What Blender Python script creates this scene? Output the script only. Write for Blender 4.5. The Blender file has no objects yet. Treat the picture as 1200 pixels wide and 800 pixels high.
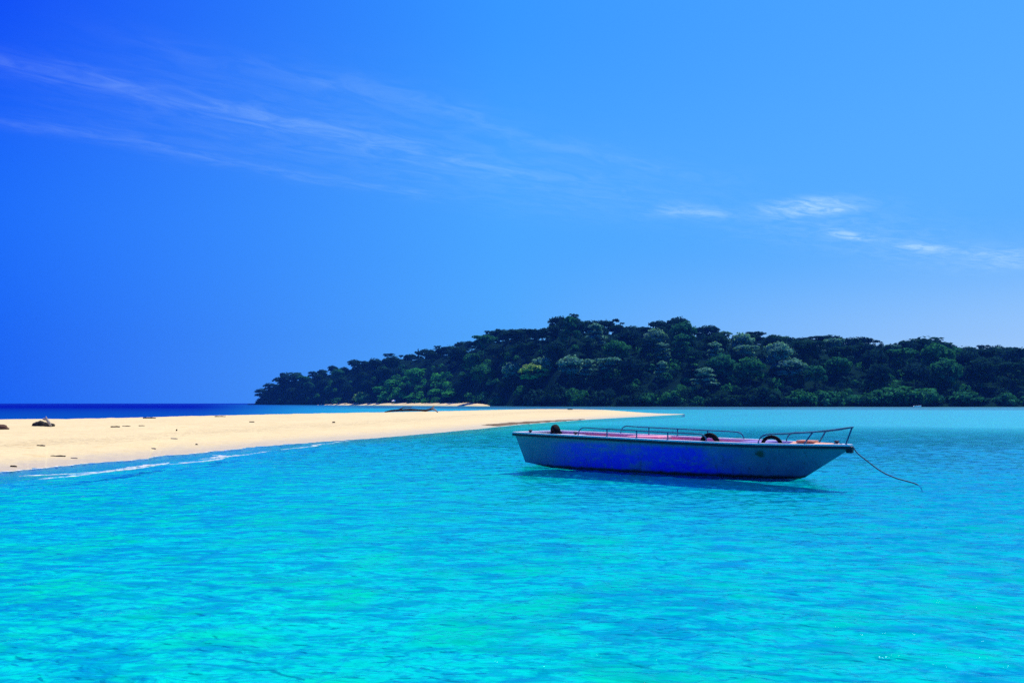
import bpy, bmesh, math, random
import numpy as np
from mathutils import Vector, Matrix, noise as mnoise

random.seed(7); rng = np.random.default_rng(11)
SC = bpy.context.scene; COL = SC.collection
R = math.radians

# ------------------------------------------------------------------ camera
EYE = 1.75; FPX = 1039.0; HOR = 472.5       # eye height, focal length in px of a 1200 px wide picture, horizon row
cd = bpy.data.cameras.new('camera'); cam = bpy.data.objects.new('camera', cd); COL.objects.link(cam)
cd.sensor_width = 36; cd.lens = 36*FPX/1200; cd.shift_y = (HOR-400)/1200
cd.clip_start = .1; cd.clip_end = 60000
cam.location = (0, 0, EYE); cam.rotation_euler = (R(90), 0, 0); SC.camera = cam

# ------------------------------------------------------------------ world, sun, exposure
SUN_AZ, SUN_EL = R(33), R(58)               # azimuth to the right of the view, elevation
W = bpy.data.worlds.new('World'); SC.world = W; W.use_nodes = True
SC.view_settings.view_transform = 'Standard'; SC.view_settings.look = 'None'
SC.view_settings.gamma = 1; SC.view_settings.exposure = .06

class N:
    """tiny helper for node trees"""
    def __init__(s, nt): s.nt = nt; s.L = nt.links
    def n(s, t, **k):
        o = s.nt.nodes.new(t)
        for a, v in k.items(): setattr(o, a, v)
        return o
    def put(s, sock, v):
        if v is None: return
        if isinstance(v, bpy.types.NodeSocket): s.L.new(v, sock)
        else:
            if isinstance(v, (tuple, list)) and len(v) == 3 and sock.type == 'RGBA': v = (*v, 1)
            sock.default_value = v
    def m(s, op, a, b=None, c=None, clamp=False):
        o = s.n('ShaderNodeMath', operation=op, use_clamp=clamp)
        s.put(o.inputs[0], a); s.put(o.inputs[1], b); s.put(o.inputs[2], c)
        return o.outputs[0]
    def mix(s, f, a, b, bt='MIX'):
        o = s.n('ShaderNodeMix', data_type='RGBA', blend_type=bt)
        s.put(o.inputs[0], f); s.put(o.inputs[6], a); s.put(o.inputs[7], b)
        return o.outputs[2]
    def mr(s, v, a, b, c=0., d=1., kind='SMOOTHSTEP'):
        o = s.n('ShaderNodeMapRange', interpolation_type=kind)
        s.put(o.inputs[0], v); s.put(o.inputs[1], a); s.put(o.inputs[2], b); s.put(o.inputs[3], c); s.put(o.inputs[4], d)
        return o.outputs[0]
    def noise(s, vec, scale, det=4, rough=.55, dist=0.):
        o = s.n('ShaderNodeTexNoise'); s.put(o.inputs['Vector'], vec)
        o.inputs['Scale'].default_value = scale; o.inputs['Detail'].default_value = det
        o.inputs['Roughness'].default_value = rough; o.inputs['Distortion'].default_value = dist
        return o.outputs[0]
    def mapping(s, vec, scale=(1, 1, 1), rot=(0, 0, 0), loc=(0, 0, 0)):
        o = s.n('ShaderNodeMapping'); s.put(o.inputs[0], vec)
        o.inputs['Scale'].default_value = scale; o.inputs['Rotation'].default_value = rot; o.inputs['Location'].default_value = loc
        return o.outputs[0]
    def ramp(s, f, stops):
        o = s.n('ShaderNodeValToRGB'); s.put(o.inputs[0], f); e = o.color_ramp.elements
        while len(e) < len(stops): e.new(.5)
        for x, (p, c) in zip(e, stops): x.position = p; x.color = (*c, 1) if len(c) == 3 else c
        return o.outputs[0]

def srgb(r, g, b):
    f = lambda c: c/12.92 if c <= .04045 else ((c+.055)/1.055)**2.4
    return tuple(f(c/255) for c in (r, g, b))

def build_world():
    nt = W.node_tree; nt.nodes.clear(); k = N(nt)
    out = k.n('ShaderNodeOutputWorld'); bg = k.n('ShaderNodeBackground')
    sky = k.n('ShaderNodeTexSky', sky_type='NISHITA', sun_disc=False)
    sky.sun_elevation = SUN_EL; sky.sun_rotation = SUN_AZ; sky.air_density = 1; sky.dust_density = .6; sky.ozone_density = 3
    tc = k.n('ShaderNodeTexCoord'); sp = k.n('ShaderNodeSeparateXYZ'); k.L.new(tc.outputs['Generated'], sp.inputs[0])
    x, y, z = sp.outputs
    # polarised deep-blue sky: strongly darkened and saturated away from the sun's side, pale low on the sun's side
    h = k.m('SQRT', k.m('ADD', k.m('MULTIPLY', x, x), k.m('MULTIPLY', y, y)))
    side = k.m('DIVIDE', k.m('ADD', k.m('MULTIPLY', x, math.sin(R(80))), k.m('MULTIPLY', y, math.cos(R(80)))), k.m('MAXIMUM', h, .001))
    e = k.m('ABSOLUTE', z)
    sd = k.mr(side, -.55, .75, kind='LINEAR')
    low = k.ramp(sd, [(0, srgb(8, 78, 232)), (.16, srgb(10, 97, 246)), (.55, srgb(90, 179, 255)), (.86, srgb(172, 216, 255)), (1, srgb(196, 230, 255))])
    high = k.ramp(sd, [(0, srgb(14, 88, 244)), (.16, srgb(24, 108, 249)), (.55, srgb(74, 168, 255)), (.92, srgb(92, 177, 255))])
    top = k.ramp(sd, [(0, srgb(6, 62, 232)), (.16, srgb(6, 72, 244)), (.55, srgb(54, 151, 255)), (.92, srgb(78, 167, 254))])
    c = k.mix(k.mr(e, .0, .19), low, high)
    c = k.mix(k.mr(e, .17, .42), c, top); c = k.mix(k.mr(e, .45, .95), c, srgb(4, 50, 185))  # zenith, out of view, darkened to cut fill light and deepen shadows
    nis = k.mix(1., sky.outputs[0], (.05, .07, .10), 'MULTIPLY')
    c = k.mix(.03, c, nis)
    # cirrus: parallel streaks on a flat layer overhead
    ez = k.m('MAXIMUM', z, .03)
    u = k.m('DIVIDE', x, ez); v = k.m('DIVIDE', y, ez)
    q = k.m('ADD', k.m('MULTIPLY', u, -.64), k.m('MULTIPLY', v, .77))
    p = k.m('ADD', k.m('MULTIPLY', u, .77), k.m('MULTIPLY', v, .64))
    cv = k.n('ShaderNodeCombineXYZ'); k.put(cv.inputs[0], p); k.put(cv.inputs[1], q)
    wob = k.m('MULTIPLY', k.m('SUBTRACT', k.noise(k.mapping(cv.outputs[0], (.9, .5, 1)), 1.4, 2), .5), .35)
    q2 = k.m('ADD', q, wob)
    fine = k.mr(k.noise(k.mapping(cv.outputs[0], (1.6, 3.6, 1)), 3.0, 7, .62, .9), .28, .82)
    cl = None
    def band(q0, w, p0, p1, amp, fade=.7):
        nonlocal cl
        g = k.m('DIVIDE', k.m('SUBTRACT', q2, q0), w)
        g = k.m('POWER', 2.718, k.m('MULTIPLY', k.m('MULTIPLY', g, g), -1.))
        win = k.m('MULTIPLY', k.mr(p, p0-fade, p0+fade*.3), k.mr(p, p1+fade, p1-fade*.3))
        t = k.m('MULTIPLY', k.m('MULTIPLY', g, win), amp)
        cl = t if cl is None else k.m('ADD', cl, t)
    band(2.96, .11, .55, 2.3, .20, .9); band(3.56, .09, .3, 2.2, .17, .9); band(2.5, .08, 1.2, 2.9, .14, .7)
    band(3.0, .5, 1.2, 3.4, .16, .9); band(2.95, .12, 3.6, 3.8, .8, .25)
    band(2.53, .18, 3.95, 4.2, 1.5, .25); band(2.76, .07, 4.8, 5.1, 1.0, .25); band(2.68, .09, 5.6, 5.8, 1.6, .25); band(2.75, .5, 4.4, 6.8, .3, .9); band(2.55, .2, 6.2, 7.0, .5, .5)
    cl = k.m('MULTIPLY', cl, k.m('ADD', k.m('MULTIPLY', fine, 1.0), .10), clamp=True)
    c = k.mix(k.m('MULTIPLY', cl, .62), c, srgb(190, 230, 255))
    # below the horizon
    c = k.mix(k.mr(z, 0., -.05), c, srgb(10, 90, 190))
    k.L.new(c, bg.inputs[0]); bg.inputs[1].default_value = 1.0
    k.L.new(bg.outputs[0], out.inputs[0])
build_world()

sl = bpy.data.lights.new('sun', 'SUN'); sun = bpy.data.objects.new('sun', sl); COL.objects.link(sun)
sl.energy = 5.0; sl.angle = R(.53); sl.color = (1, .93, .8)
SD = Vector((math.sin(SUN_AZ)*math.cos(SUN_EL), math.cos(SUN_AZ)*math.cos(SUN_EL), math.sin(SUN_EL)))
sun.rotation_euler = SD.to_track_quat('Z', 'Y').to_euler(); sun.location = SD*50

cy = SC.cycles
cy.max_bounces = 8; cy.transparent_max_bounces = 12; cy.diffuse_bounces = 3; cy.glossy_bounces = 3
cy.use_denoising = False; cy.caustics_reflective = False; cy.caustics_refractive = False; cy.sample_clamp_indirect = 4; cy.sample_clamp_direct = 4

# ------------------------------------------------------------------ helpers
def gx(px, D): return (px-600)/FPX*D
def gd(py, z=0.): return (EYE-z)*FPX/(py-HOR)
def gp(px, py, z=0.):
    D = gd(py, z); return (gx(px, D), D)

def tag(o, label=None, cat=None, group=None, kind=None):
    for a, v in (('label', label), ('category', cat), ('group', group), ('kind', kind)):
        if v: o[a] = v
    return o
def link(name, me, parent=None, mats=()):
    o = bpy.data.objects.new(name, me); COL.objects.link(o)
    for m in mats: me.materials.append(m)
    if parent: o.parent = parent
    return o
def empty(name, loc, rz=0.):
    o = bpy.data.objects.new(name, None); COL.objects.link(o); o.location = loc; o.rotation_euler = (0, 0, rz); o.empty_display_size = .2
    return o
def mesh(name, verts, faces, smooth=False):
    me = bpy.data.meshes.new(name); me.from_pydata([tuple(map(float, v)) for v in verts], [], [tuple(map(int, f)) for f in faces]); me.update()
    if smooth: me.polygons.foreach_set('use_smooth', [True]*len(me.polygons))
    return me
def npmesh(name, V, Q, smooth=True):
    """fast mesh from numpy vertices and quads"""
    me = bpy.data.meshes.new(name); V = np.asarray(V, np.float32); Q = np.asarray(Q, np.int32)
    me.vertices.add(len(V)); me.vertices.foreach_set('co', V.ravel())
    k = Q.shape[1]
    me.loops.add(Q.size); me.loops.foreach_set('vertex_index', Q.ravel())
    me.polygons.add(len(Q)); me.polygons.foreach_set('loop_start', np.arange(0, Q.size, k, dtype=np.int32))
    me.update(calc_edges=True)
    me.polygons.foreach_set('use_smooth', np.full(len(Q), smooth)); me.update()
    return me
def grid_quads(nr, nc, close=False):
    i = np.arange(nr-1)[:, None]; j = np.arange(nc if close else nc-1)[None, :]; j2 = (j+1) % nc
    return np.stack([i*nc+j, i*nc+j2, (i+1)*nc+j2, (i+1)*nc+j], -1).reshape(-1, 4)
def attr(me, name, vals):
    a = me.attributes.new(name, 'FLOAT', 'POINT'); a.data.foreach_set('value', np.asarray(vals, np.float32).ravel())

class MB:
    def __init__(s): s.v = []; s.f = []
    def add(s, v, f):
        o = len(s.v); s.v += [tuple(p) for p in v]; s.f += [tuple(o+i for i in q) for q in f]
    def box(s, c, d, rz=0., taper=1.):
        x, y, z = d[0]/2, d[1]/2, d[2]/2; ca, sa = math.cos(rz), math.sin(rz); v = []
        for dz in (-1, 1):
            t = 1 if dz < 0 else taper
            for dx, dy in ((-1, -1), (1, -1), (1, 1), (-1, 1)):
                a, b = dx*x*t, dy*y*t; v.append((c[0]+a*ca-b*sa, c[1]+a*sa+b*ca, c[2]+dz*z))
        s.add(v, [(3, 2, 1, 0), (4, 5, 6, 7), (0, 1, 5, 4), (1, 2, 6, 5), (2, 3, 7, 6), (3, 0, 4, 7)])
    def tube(s, pts, rad, n=8, caps=True):
        pts = [Vector(p) for p in pts]; rr = rad if isinstance(rad, (list, tuple)) else [rad]*len(pts)
        up = Vector((0, 0, 1)); v = []; 
        for i, p in enumerate(pts):
            t = (pts[min(i+1, len(pts)-1)]-pts[max(i-1, 0)]).normalized()
            a = t.cross(up if abs(t.z) < .95 else Vector((1, 0, 0))).normalized(); b = a.cross(t)
            for j in range(n):
                w = 2*math.pi*j/n; v.append(p+(a*math.cos(w)+b*math.sin(w))*rr[i])
        f = [(i*n+j, i*n+(j+1) % n, (i+1)*n+(j+1) % n, (i+1)*n+j) for i in range(len(pts)-1) for j in range(n)]
        if caps: f += [tuple(range(n-1, -1, -1)), tuple((len(pts)-1)*n+j for j in range(n))]
        s.add(v, f)
    def lathe(s, prof, c=(0, 0, 0), n=12):
        v = [(c[0]+r*math.cos(2*math.pi*j/n), c[1]+r*math.sin(2*math.pi*j/n), c[2]+z) for r, z in prof for j in range(n)]
        f = [(i*n+j, i*n+(j+1) % n, (i+1)*n+(j+1) % n, (i+1)*n+j) for i in range(len(prof)-1) for j in range(n)]
        f += [tuple(range(n-1, -1, -1)), tuple((len(prof)-1)*n+j for j in range(n))]
        s.add(v, f)
    def build(s, name, mat, parent=None, smooth=True):
        return link(name, mesh(name, s.v, s.f, smooth), parent, [mat])
def bevel(o, w=.01, seg=2):
    b = o.modifiers.new('bevel', 'BEVEL'); b.width = w; b.segments = seg; b.limit_method = 'ANGLE'; b.angle_limit = R(40)
    return o

# ------------------------------------------------------------------ waves
WV = []
for i in range(64):
    lam = .07*(18 ** (i/63.)) * random.uniform(.9, 1.1)
    d = random.gauss(0, 1.1) + R(-80)
    WV.append((lam, math.cos(d), math.sin(d), random.uniform(0, 6.28)))
def waves(x, y, spacing):
    """height of the ripples; waves finer than the mesh are faded out"""
    h = np.zeros_like(x)
    wx = x + .13*np.sin(y*1.3+x*.51) + .05*np.sin(x*2.7-y*1.6); wy = y + .12*np.sin(x*1.1-y*.43)+.03*np.sin(y*3.1+x*1.9)
    gust = .8+.3*np.sin(x*.33+1.1+.6*np.sin(y*.21))*np.sin(y*.27+.4)
    for lam, cx, cy_, ph in WV:
        kk = 2*math.pi/lam
        a = np.clip((lam/np.maximum(spacing, 1e-3)-3)/3, 0, 1)*(lam*.0112 if lam < .22 else .0112*.22*(lam/.22)**.1)
        grp = .7+.35*np.sin(x*.9/lam**.5+ph*3)*np.sin(y*.8/lam**.5+ph*5)       # ripples come in patches
        h += a*grp*np.sin(kk*(cx*wx+cy_*wy)+ph)
    return h*gust

# ------------------------------------------------------------------ sand spit outline (metres)
near = [(-30, -40), (-20, -10), (-16, 5), (-14.2, 15)] + [gp(*p) for p in ((0, 553), (50, 548.5), (100, 543), (166, 538.2), (180, 535), (235, 530.5), (300, 523.5), (350, 519.5), (400, 516), (450, 512.3), (500, 508), (560, 502.5), (600, 498.3), (650, 494.3), (700, 490.8), (760, 487.6))] + [(27.5, 142)]
def crest_pt(px, py, z): D = gd(py, z); return (gx(px, D), D, z)
crest = [(-110, -60, .6), (-90, -10, .6), (-72, 25, .58), (-52, 50, .55)] + [crest_pt(*p) for p in ((0, 491.3, .52), (66, 490.6, .5), (133, 489.7, .5), (200, 488, .5), (267, 486.3, .48), (333, 485, .47), (400, 483.7, .45), (450, 482.9, .43), (500, 482, .4), (550, 480.9, .37), (600, 479.7, .34), (640, 479.2, .3), (700, 479.8, .24), (735, 482, .15), (765, 484, .08))] + [(28.2, 143, .03)]
def resample(P, n, start=0):
    P = np.array(P, float); seg = np.r_[0, np.cumsum(np.linalg.norm(np.diff(P[:, :2], axis=0), axis=1))]
    return P, seg
NS = 520
def curve(P, n):
    P = np.array(P, float); t = np.linspace(0, len(P)-1, n); i = np.clip(t.astype(int), 0, len(P)-2); f = (t-i)[:, None]
    p0 = P[np.clip(i-1, 0, None)]; p1 = P[i]; p2 = P[i+1]; p3 = P[np.clip(i+2, None, len(P)-1)]
    return .5*((2*p1)+(p2-p0)*f+(2*p0-5*p1+4*p2-p3)*f*f+(3*p1-p0-3*p2+p3)*f**3)
NE = curve(near, NS); CR = curve(crest, NS)
# small cusps along the water's edge
tt = np.arange(NS)
def smooth2(P, w):
    q = np.pad(P, ((w, w), (0, 0)), mode='edge'); kk = np.hanning(2*w+3)[1:-1]; kk /= kk.sum()
    return np.stack([np.convolve(q[:, i], kk, 'valid') for i in range(P.shape[1])], 1)
def even(P, n):
    s_ = np.r_[0, np.cumsum(np.linalg.norm(np.diff(P[:, :2], axis=0), axis=1))]; u_ = np.linspace(0, s_[-1], n)
    return np.stack([np.interp(u_, s_, P[:, i]) for i in range(P.shape[1])], 1)
NE = smooth2(NE, 9); CR = smooth2(CR, 14); NE[-1] = (27.5, 142)
NE[:, 0] += .05*np.sin(tt*.31)+.03*np.sin(tt*.83+1)
def vnoise(x, y, sc, seed=0.):
    return np.array([mnoise.fractal(Vector((a*sc, b*sc, seed)), 1., 2., 4) for a, b in zip(np.ravel(x), np.ravel(y))]).reshape(np.shape(x))

def near_dist(x, y):
    """signed distance (m) from the near waterline; + on the lagoon side"""
    shp = x.shape; P = np.stack([x.ravel(), y.ravel()], -1); out = np.full(len(P), 1e9); sg = np.ones(len(P))
    A = NE[:-1:2][:, :2]; B = np.vstack([NE[2::2][:, :2], NE[-1:, :2]])[:len(A)]
    for a, b in zip(A, B):
        ab = b-a; l2 = max(ab@ab, 1e-9); t = np.clip(((P-a)@ab)/l2, 0, 1); q = P-(a+t[:, None]*ab)
        d = np.hypot(q[:, 0], q[:, 1]); s = -(ab[0]*(P[:, 1]-a[1])-ab[1]*(P[:, 0]-a[0]))
        m = d < out; out[m] = d[m]; sg[m] = np.sign(s[m])
    return (out*sg).reshape(shp)

# ------------------------------------------------------------------ materials
def mat(name):
    m = bpy.data.materials.new(name); m.use_nodes = True; nt = m.node_tree; nt.nodes.clear(); k = N(nt)
    k.out = k.n('ShaderNodeOutputMaterial'); k.tc = k.n('ShaderNodeTexCoord'); k.geo = k.n('ShaderNodeNewGeometry')
    return m, k
def principled(k, col, rough=.6, spec=.5, bump=None, bstr=.3, bdist=.01, metal=0.):
    b = k.n('ShaderNodeBsdfPrincipled'); k.put(b.inputs['Base Color'], col); k.put(b.inputs['Roughness'], rough)
    k.put(b.inputs['Specular IOR Level'], spec); k.put(b.inputs['Metallic'], metal)
    if bump is not None:
        bn = k.n('ShaderNodeBump'); bn.inputs['Strength'].default_value = bstr; bn.inputs['Distance'].default_value = bdist
        k.put(bn.inputs['Height'], bump); k.L.new(bn.outputs[0], b.inputs['Normal'])
    k.L.new(b.outputs[0], k.out.inputs[0]); return b
def paint(name, col, col2, scale=3., rough=.5, rust=None, spec=.4, stretch=(1, 1, 1)):
    m, k = mat(name); v = k.mapping(k.tc.outputs['Object'], stretch)
    c = k.mix(k.mr(k.noise(v, scale, 5, .6), .35, .68), col, col2)
    if rust:
        c = k.mix(k.m('MULTIPLY', k.mr(k.noise(v, scale*2.3, 6, .65, .6), .6, .72), .8), c, rust)
    principled(k, c, rough, spec, k.noise(v, scale*9, 4), .2, .004)
    return m

def water_material():
    m, k = mat('sea_water')
    def at(n): 
        a = k.n('ShaderNodeAttribute', attribute_name=n); return a.outputs['Fac']
    od = at('depth'); deep = at('open_sea'); dist = at('mesh_step')
    P = k.tc.outputs['Object']
    # patches of sandier / deeper water
    pv = k.mapping(P, (.55, 1, 1), (0, 0, R(12)))
    patch = k.noise(pv, .22, 3, .55, .4); patch2 = k.noise(pv, 1.9, 4, .65)
    od2 = k.m('MULTIPLY', od, k.m('ADD', .05, k.m('ADD', k.m('MULTIPLY', patch, 1.0), k.m('MULTIPLY', patch2, .9))))
    # absorption of one pass through the water: exp(-k d)
    cc = k.n('ShaderNodeCombineColor')
    for i, kk in enumerate((2.6, .072, .058)):
        k.put(cc.inputs[i], k.m('POWER', 2.71828, k.m('MULTIPLY', od2, -kk)))
    tr = k.n('ShaderNodeBsdfTransparent'); k.L.new(cc.outputs[0], tr.inputs[0])
    # light scattered back by the water itself
    body = k.n('ShaderNodeBsdfDiffuse')
    k.put(body.inputs[0], k.mix(deep, k.mix(k.mr(od2, .85, 2.1), (.001, .72, .40), (.001, .42, .84)), (.0002, .002, .27)))
    sc = k.m('MAXIMUM', k.m('SUBTRACT', 1., k.m('POWER', 2.71828, k.m('MULTIPLY', od2, -.085))), deep)
    under = k.n('ShaderNodeMixShader'); k.put(under.inputs[0], sc); k.L.new(tr.outputs[0], under.inputs[1]); k.L.new(body.outputs[0], under.inputs[2])
    # ripples
    rv = k.mapping(P, (.8, 1.5, 1), (0, 0, R(7)))
    n1 = k.noise(rv, 2.2, 3, .6, .3); n2 = k.noise(rv, 8.5, 3, .6, .5); n3 = k.noise(k.mapping(P, (.25, 1, 1), (0, 0, R(5))), .35, 3, .6)
    n4 = k.m('MULTIPLY', k.noise(k.mapping(P, (.6, 1.3, 1)), 1.7, 4, .6), k.mr(dist, .04, .36, 0., .085))
    hgt = k.m('ADD', k.m('ADD', k.m('MULTIPLY', n1, .013), k.m('MULTIPLY', n2, .005)), k.m('ADD', k.m('MULTIPLY', n3, .03), n4))
    bn = k.n('ShaderNodeBump'); bn.inputs['Strength'].default_value = 1; bn.inputs['Distance'].default_value = 1.
    k.put(bn.inputs['Height'], hgt)
    fr = k.n('ShaderNodeFresnel'); fr.inputs[0].default_value = 1.333; k.L.new(bn.outputs[0], fr.inputs['Normal'])
    gl = k.n('ShaderNodeBsdfGlossy', distribution='GGX'); k.put(gl.inputs[0], k.mix(k.mr(dist, .03, .3), (.26, .70, .98), (.34, .86, 1)))
    k.put(gl.inputs['Roughness'], k.mr(dist, .05, .42, .012, .2, 'LINEAR')); k.L.new(bn.outputs[0], gl.inputs['Normal']); k.L.new(bn.outputs[0], body.inputs['Normal'])
    # facets of a rough sea face the viewer more than the mean surface does
    ff = k.m('MULTIPLY', k.m('MINIMUM', fr.outputs[0], k.mr(dist, .015, .06, .62, 1.)), k.m('MULTIPLY', k.mr(dist, .05, .5, 1., .72), k.mix(deep, (1.,)*3, (.06,)*3)))
    mx = k.n('ShaderNodeMixShader'); k.put(mx.inputs[0], ff); k.L.new(under.outputs[0], mx.inputs[1]); k.L.new(gl.outputs[0], mx.inputs[2])
    k.L.new(mx.outputs[0], k.out.inputs[0])
    return m

def sand_material():
    m, k = mat('coral_sand'); P = k.tc.outputs['Object']
    h = k.n('ShaderNodeAttribute', attribute_name='height').outputs['Fac']
    n1 = k.noise(k.mapping(P, (.6, .25, 1), (0, 0, R(-20))), .5, 5, .6); n2 = k.noise(P, 6., 5, .6); n3 = k.noise(P, 1.7, 4, .6)
    c = k.mix(k.mr(n1, .35, .7), (.74, .60, .30), (.80, .65, .33))
    c = k.mix(k.m('MULTIPLY', k.mr(n2, .5, .75), .5), c, (.56, .43, .22))
    c = k.mix(k.m('MULTIPLY', k.mr(n3, .52, .72), .5), c, (.66, .46, .18))
    hh = k.m('ADD', h, k.m('MULTIPLY', k.m('SUBTRACT', n3, .5), .12))
    c = k.mix(k.mr(hh, .16, .03, 0., .75), c, (.58, .49, .30))       # damp sand by the water
    # strand line
    w = k.m('MULTIPLY', k.m('MULTIPLY', k.mr(hh, .20, .24), k.mr(hh, .30, .25)), k.mr(n2, .42, .7))
    c = k.mix(k.m('MULTIPLY', w, .5), c, (.26, .18, .09))
    principled(k, c, k.mr(hh, .02, .14, .45, .95), .25, k.m('ADD', n2, k.m('MULTIPLY', k.noise(P, 1.2, 3), 2.)), .5, .05)
    return m
def seabed_material():
    m, k = mat('seabed_sand'); P = k.tc.outputs['Object']
    n1 = k.noise(k.mapping(P, (.7, 1, 1)), .5, 4, .6, .5); n2 = k.noise(k.mapping(P, (.6, 1.3, 1), (0, 0, R(15))), 2.6, 4, .6, .6)
    c = k.mix(k.mr(n1, .3, .7), (.75, .78, .65), (.84, .86, .75)); c = k.mix(k.m('MULTIPLY', k.mr(n2, .46, .60), .8), c, (.10, .34, .56)); n3 = k.noise(k.mapping(P, (.8, 1, 1)), 8., 4, .65); c = k.mix(k.m('MULTIPLY', k.mr(n3, .5, .62), .6), c, (.10, .30, .56)); c = k.mix(k.m('MULTIPLY', k.mr(k.noise(P, .9, 4), .47, .64), .6), c, (.48, .82, .42))  # blue and green mottling stands in for caustics and ripple contrast
    principled(k, c, .9, .1, k.m('ADD', n2, n1), .8, .12); return m

def foam_material():
    m, k = mat('sea_foam'); b = principled(k, (.86, .88, .84), .7, .3, k.noise(k.tc.outputs['Object'], 14, 3), .5, .02)
    k.put(b.inputs['Alpha'], k.mr(k.noise(k.tc.outputs['Object'], 5., 5, .7), .40, .64, 0., .85)); return m

# ------------------------------------------------------------------ the setting: seabed, water, sand spit
def polar(r0, r1, nr, ang):
    r = np.geomspace(r0, r1, nr); Rr, A = np.meshgrid(r, ang, indexing='ij')
    return Rr*np.sin(A), Rr*np.cos(A), Rr
ANG = np.r_[np.linspace(-math.pi, -.72, 60, endpoint=False), np.linspace(-.72, .72, 900), np.linspace(.72, math.pi, 60)[1:]]
def far_rows():
    r, out = 30., []
    while r < 40000: out.append(r); r *= 1+min(.00178*(r/30)**1.25, .06)
    return np.array(out+[40000.])
def make_water():
    rr = np.r_[np.geomspace(.6, 4.6, 60, endpoint=False), np.geomspace(4.6, 30, 1050, endpoint=False), far_rows()]
    r, A_ = np.meshgrid(rr, ANG, indexing='ij'); x, y = r*np.sin(A_), r*np.cos(A_)
    step = np.gradient(r, axis=0); 
    coarse = (np.abs(ANG) > .73)[None, :]*np.ones_like(r)
    sp = np.maximum(step, np.where(coarse > 0, r*.04, r*.0015))
    z = np.where(r < 220, waves(x, y, sp), 0.)
    sel = (r < 400); d = np.full(r.shape, 60.)
    xs, ys = x[:, ::6][:, :], y[:, ::6]
    # distance to the near waterline on a thinned grid, then interpolated
    rows = np.arange(0, x.shape[0], 6); cols = np.arange(0, x.shape[1], 5)
    rows = np.r_[rows, x.shape[0]-1]; cols = np.r_[cols, x.shape[1]-1]
    ds = near_dist(x[np.ix_(rows, cols)], y[np.ix_(rows, cols)])
    tmp = np.stack([np.interp(np.arange(x.shape[1]), cols, q) for q in ds]); d = np.stack([np.interp(np.arange(x.shape[0]), rows, tmp[:, j]) for j in range(x.shape[1])], 1)
    lag = np.clip(d, 0, None)
    z *= np.where(d > 0, np.clip(.32+lag/7, .32, 1), .6)        # calmer water in the lee of the sand
    fc = np.clip((y-45)/30, 0, 1); depth = (.12+.48*(1-np.exp(-lag/.7)))*(1-.88*fc)+.8*(1-np.exp(-lag/(5.0+7*fc))) + .075*np.clip(x+2, 0, 13)*np.clip(y/8, 0, 1.6) + .0045*np.clip(y-25, 0, 160)
    # the open sea beyond the spit
    px = x/np.maximum(y, 1)*FPX+600
    beyond = np.clip((-d)/12, 0, 1)*(y > 10)
    chan = np.clip((x/np.maximum(y, 1.)+.37)/.27, 0, 1); chan = chan*chan*(3-2*chan)     # water between spit and island is shallower
    depth = np.where(d < 0, .5+2.2*beyond, depth)
    op = np.where(d < 0, beyond*(1-.88*chan)*np.clip(.87+.13*(y-110)/250, .87, 1), 0.)
    op = np.where((y < 10) & (x < -20), np.clip((-x-20)/40, 0, 1), op)
    op = np.where(y > 1400, np.maximum(op, np.clip((y-1400)/600, 0, 1)), op)
    me = npmesh('sea_water', np.stack([x, y, z], -1).reshape(-1, 3), grid_quads(*x.shape))
    attr(me, 'depth', depth); attr(me, 'open_sea', op); attr(me, 'mesh_step', sp)
    tag(link('sea_water', me, None, [water_material()]), kind='structure')
make_water()
def make_seabed():
    ang = np.linspace(-math.pi, math.pi, 260); x, y, r = polar(.5, 40000, 170, ang)
    z = -.195-.025*np.sin(x*.7+.5*np.sin(y*.4))*np.sin(y*.5+.3)-np.clip((r-60)/200, 0, 5)*.6
    tag(link('seabed', npmesh('seabed', np.stack([x, y, z], -1).reshape(-1, 3), grid_quads(*x.shape)), None, [seabed_material()]), kind='structure')
make_seabed()
SAND = sand_material()
def make_spit():
    U = np.r_[-.30, -.12, np.linspace(-.04, .3, 40), np.linspace(.3, 1, 60)[1:], 1.08, 1.2]
    V = []; Hh = []
    for i in range(NS):
        a = NE[i]; b = CR[i]; w = max(np.hypot(*(b[:2]-a)), .4)
        for u in U:
            p = a+(b[:2]-a)*(u if u >= 0 else u*9./w); zc = b[2]
            if u < 0: z = u*1.9
            elif u <= 1: z = zc*(1-(1-u)**2.3*(1-.12*math.sin(u*9)))
            else: z = zc-(u-1)*5
            V.append((p[0], p[1], z)); Hh.append(z)
    V = np.array(V)
    n = vnoise(V[:, 0], V[:, 1], .35); n2 = vnoise(V[:, 0], V[:, 1], 1.6, 5.)
    uu = np.tile(U, NS); amp = np.clip(V[:, 2]/.25, 0, 1)*(uu <= 1.05)
    V[:, 2] += amp*(.035*n+.018*n2)
    me = npmesh('sand_spit', V, grid_quads(NS, len(U))[:, ::-1]); attr(me, 'height', V[:, 2])
    tag(link('sand_spit', me, None, [SAND]), kind='structure')
    return V.reshape(NS, len(U), 3), U
SPIT, SU = make_spit()
from mathutils.bvhtree import BVHTree
_v = SPIT.reshape(-1, 3); SPIT_BVH = BVHTree.FromPolygons([tuple(p) for p in _v], [tuple(q) for q in grid_quads(NS, len(SU))])
def on_sand(px, py):
    """the point of the sand seen at a pixel"""
    d = Vector(((px-600)/FPX, 1, -(py-HOR)/FPX)).normalized()
    h = SPIT_BVH.ray_cast(Vector((0, 0, EYE)), d)[0]
    return h
FOAM = foam_material()
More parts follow.
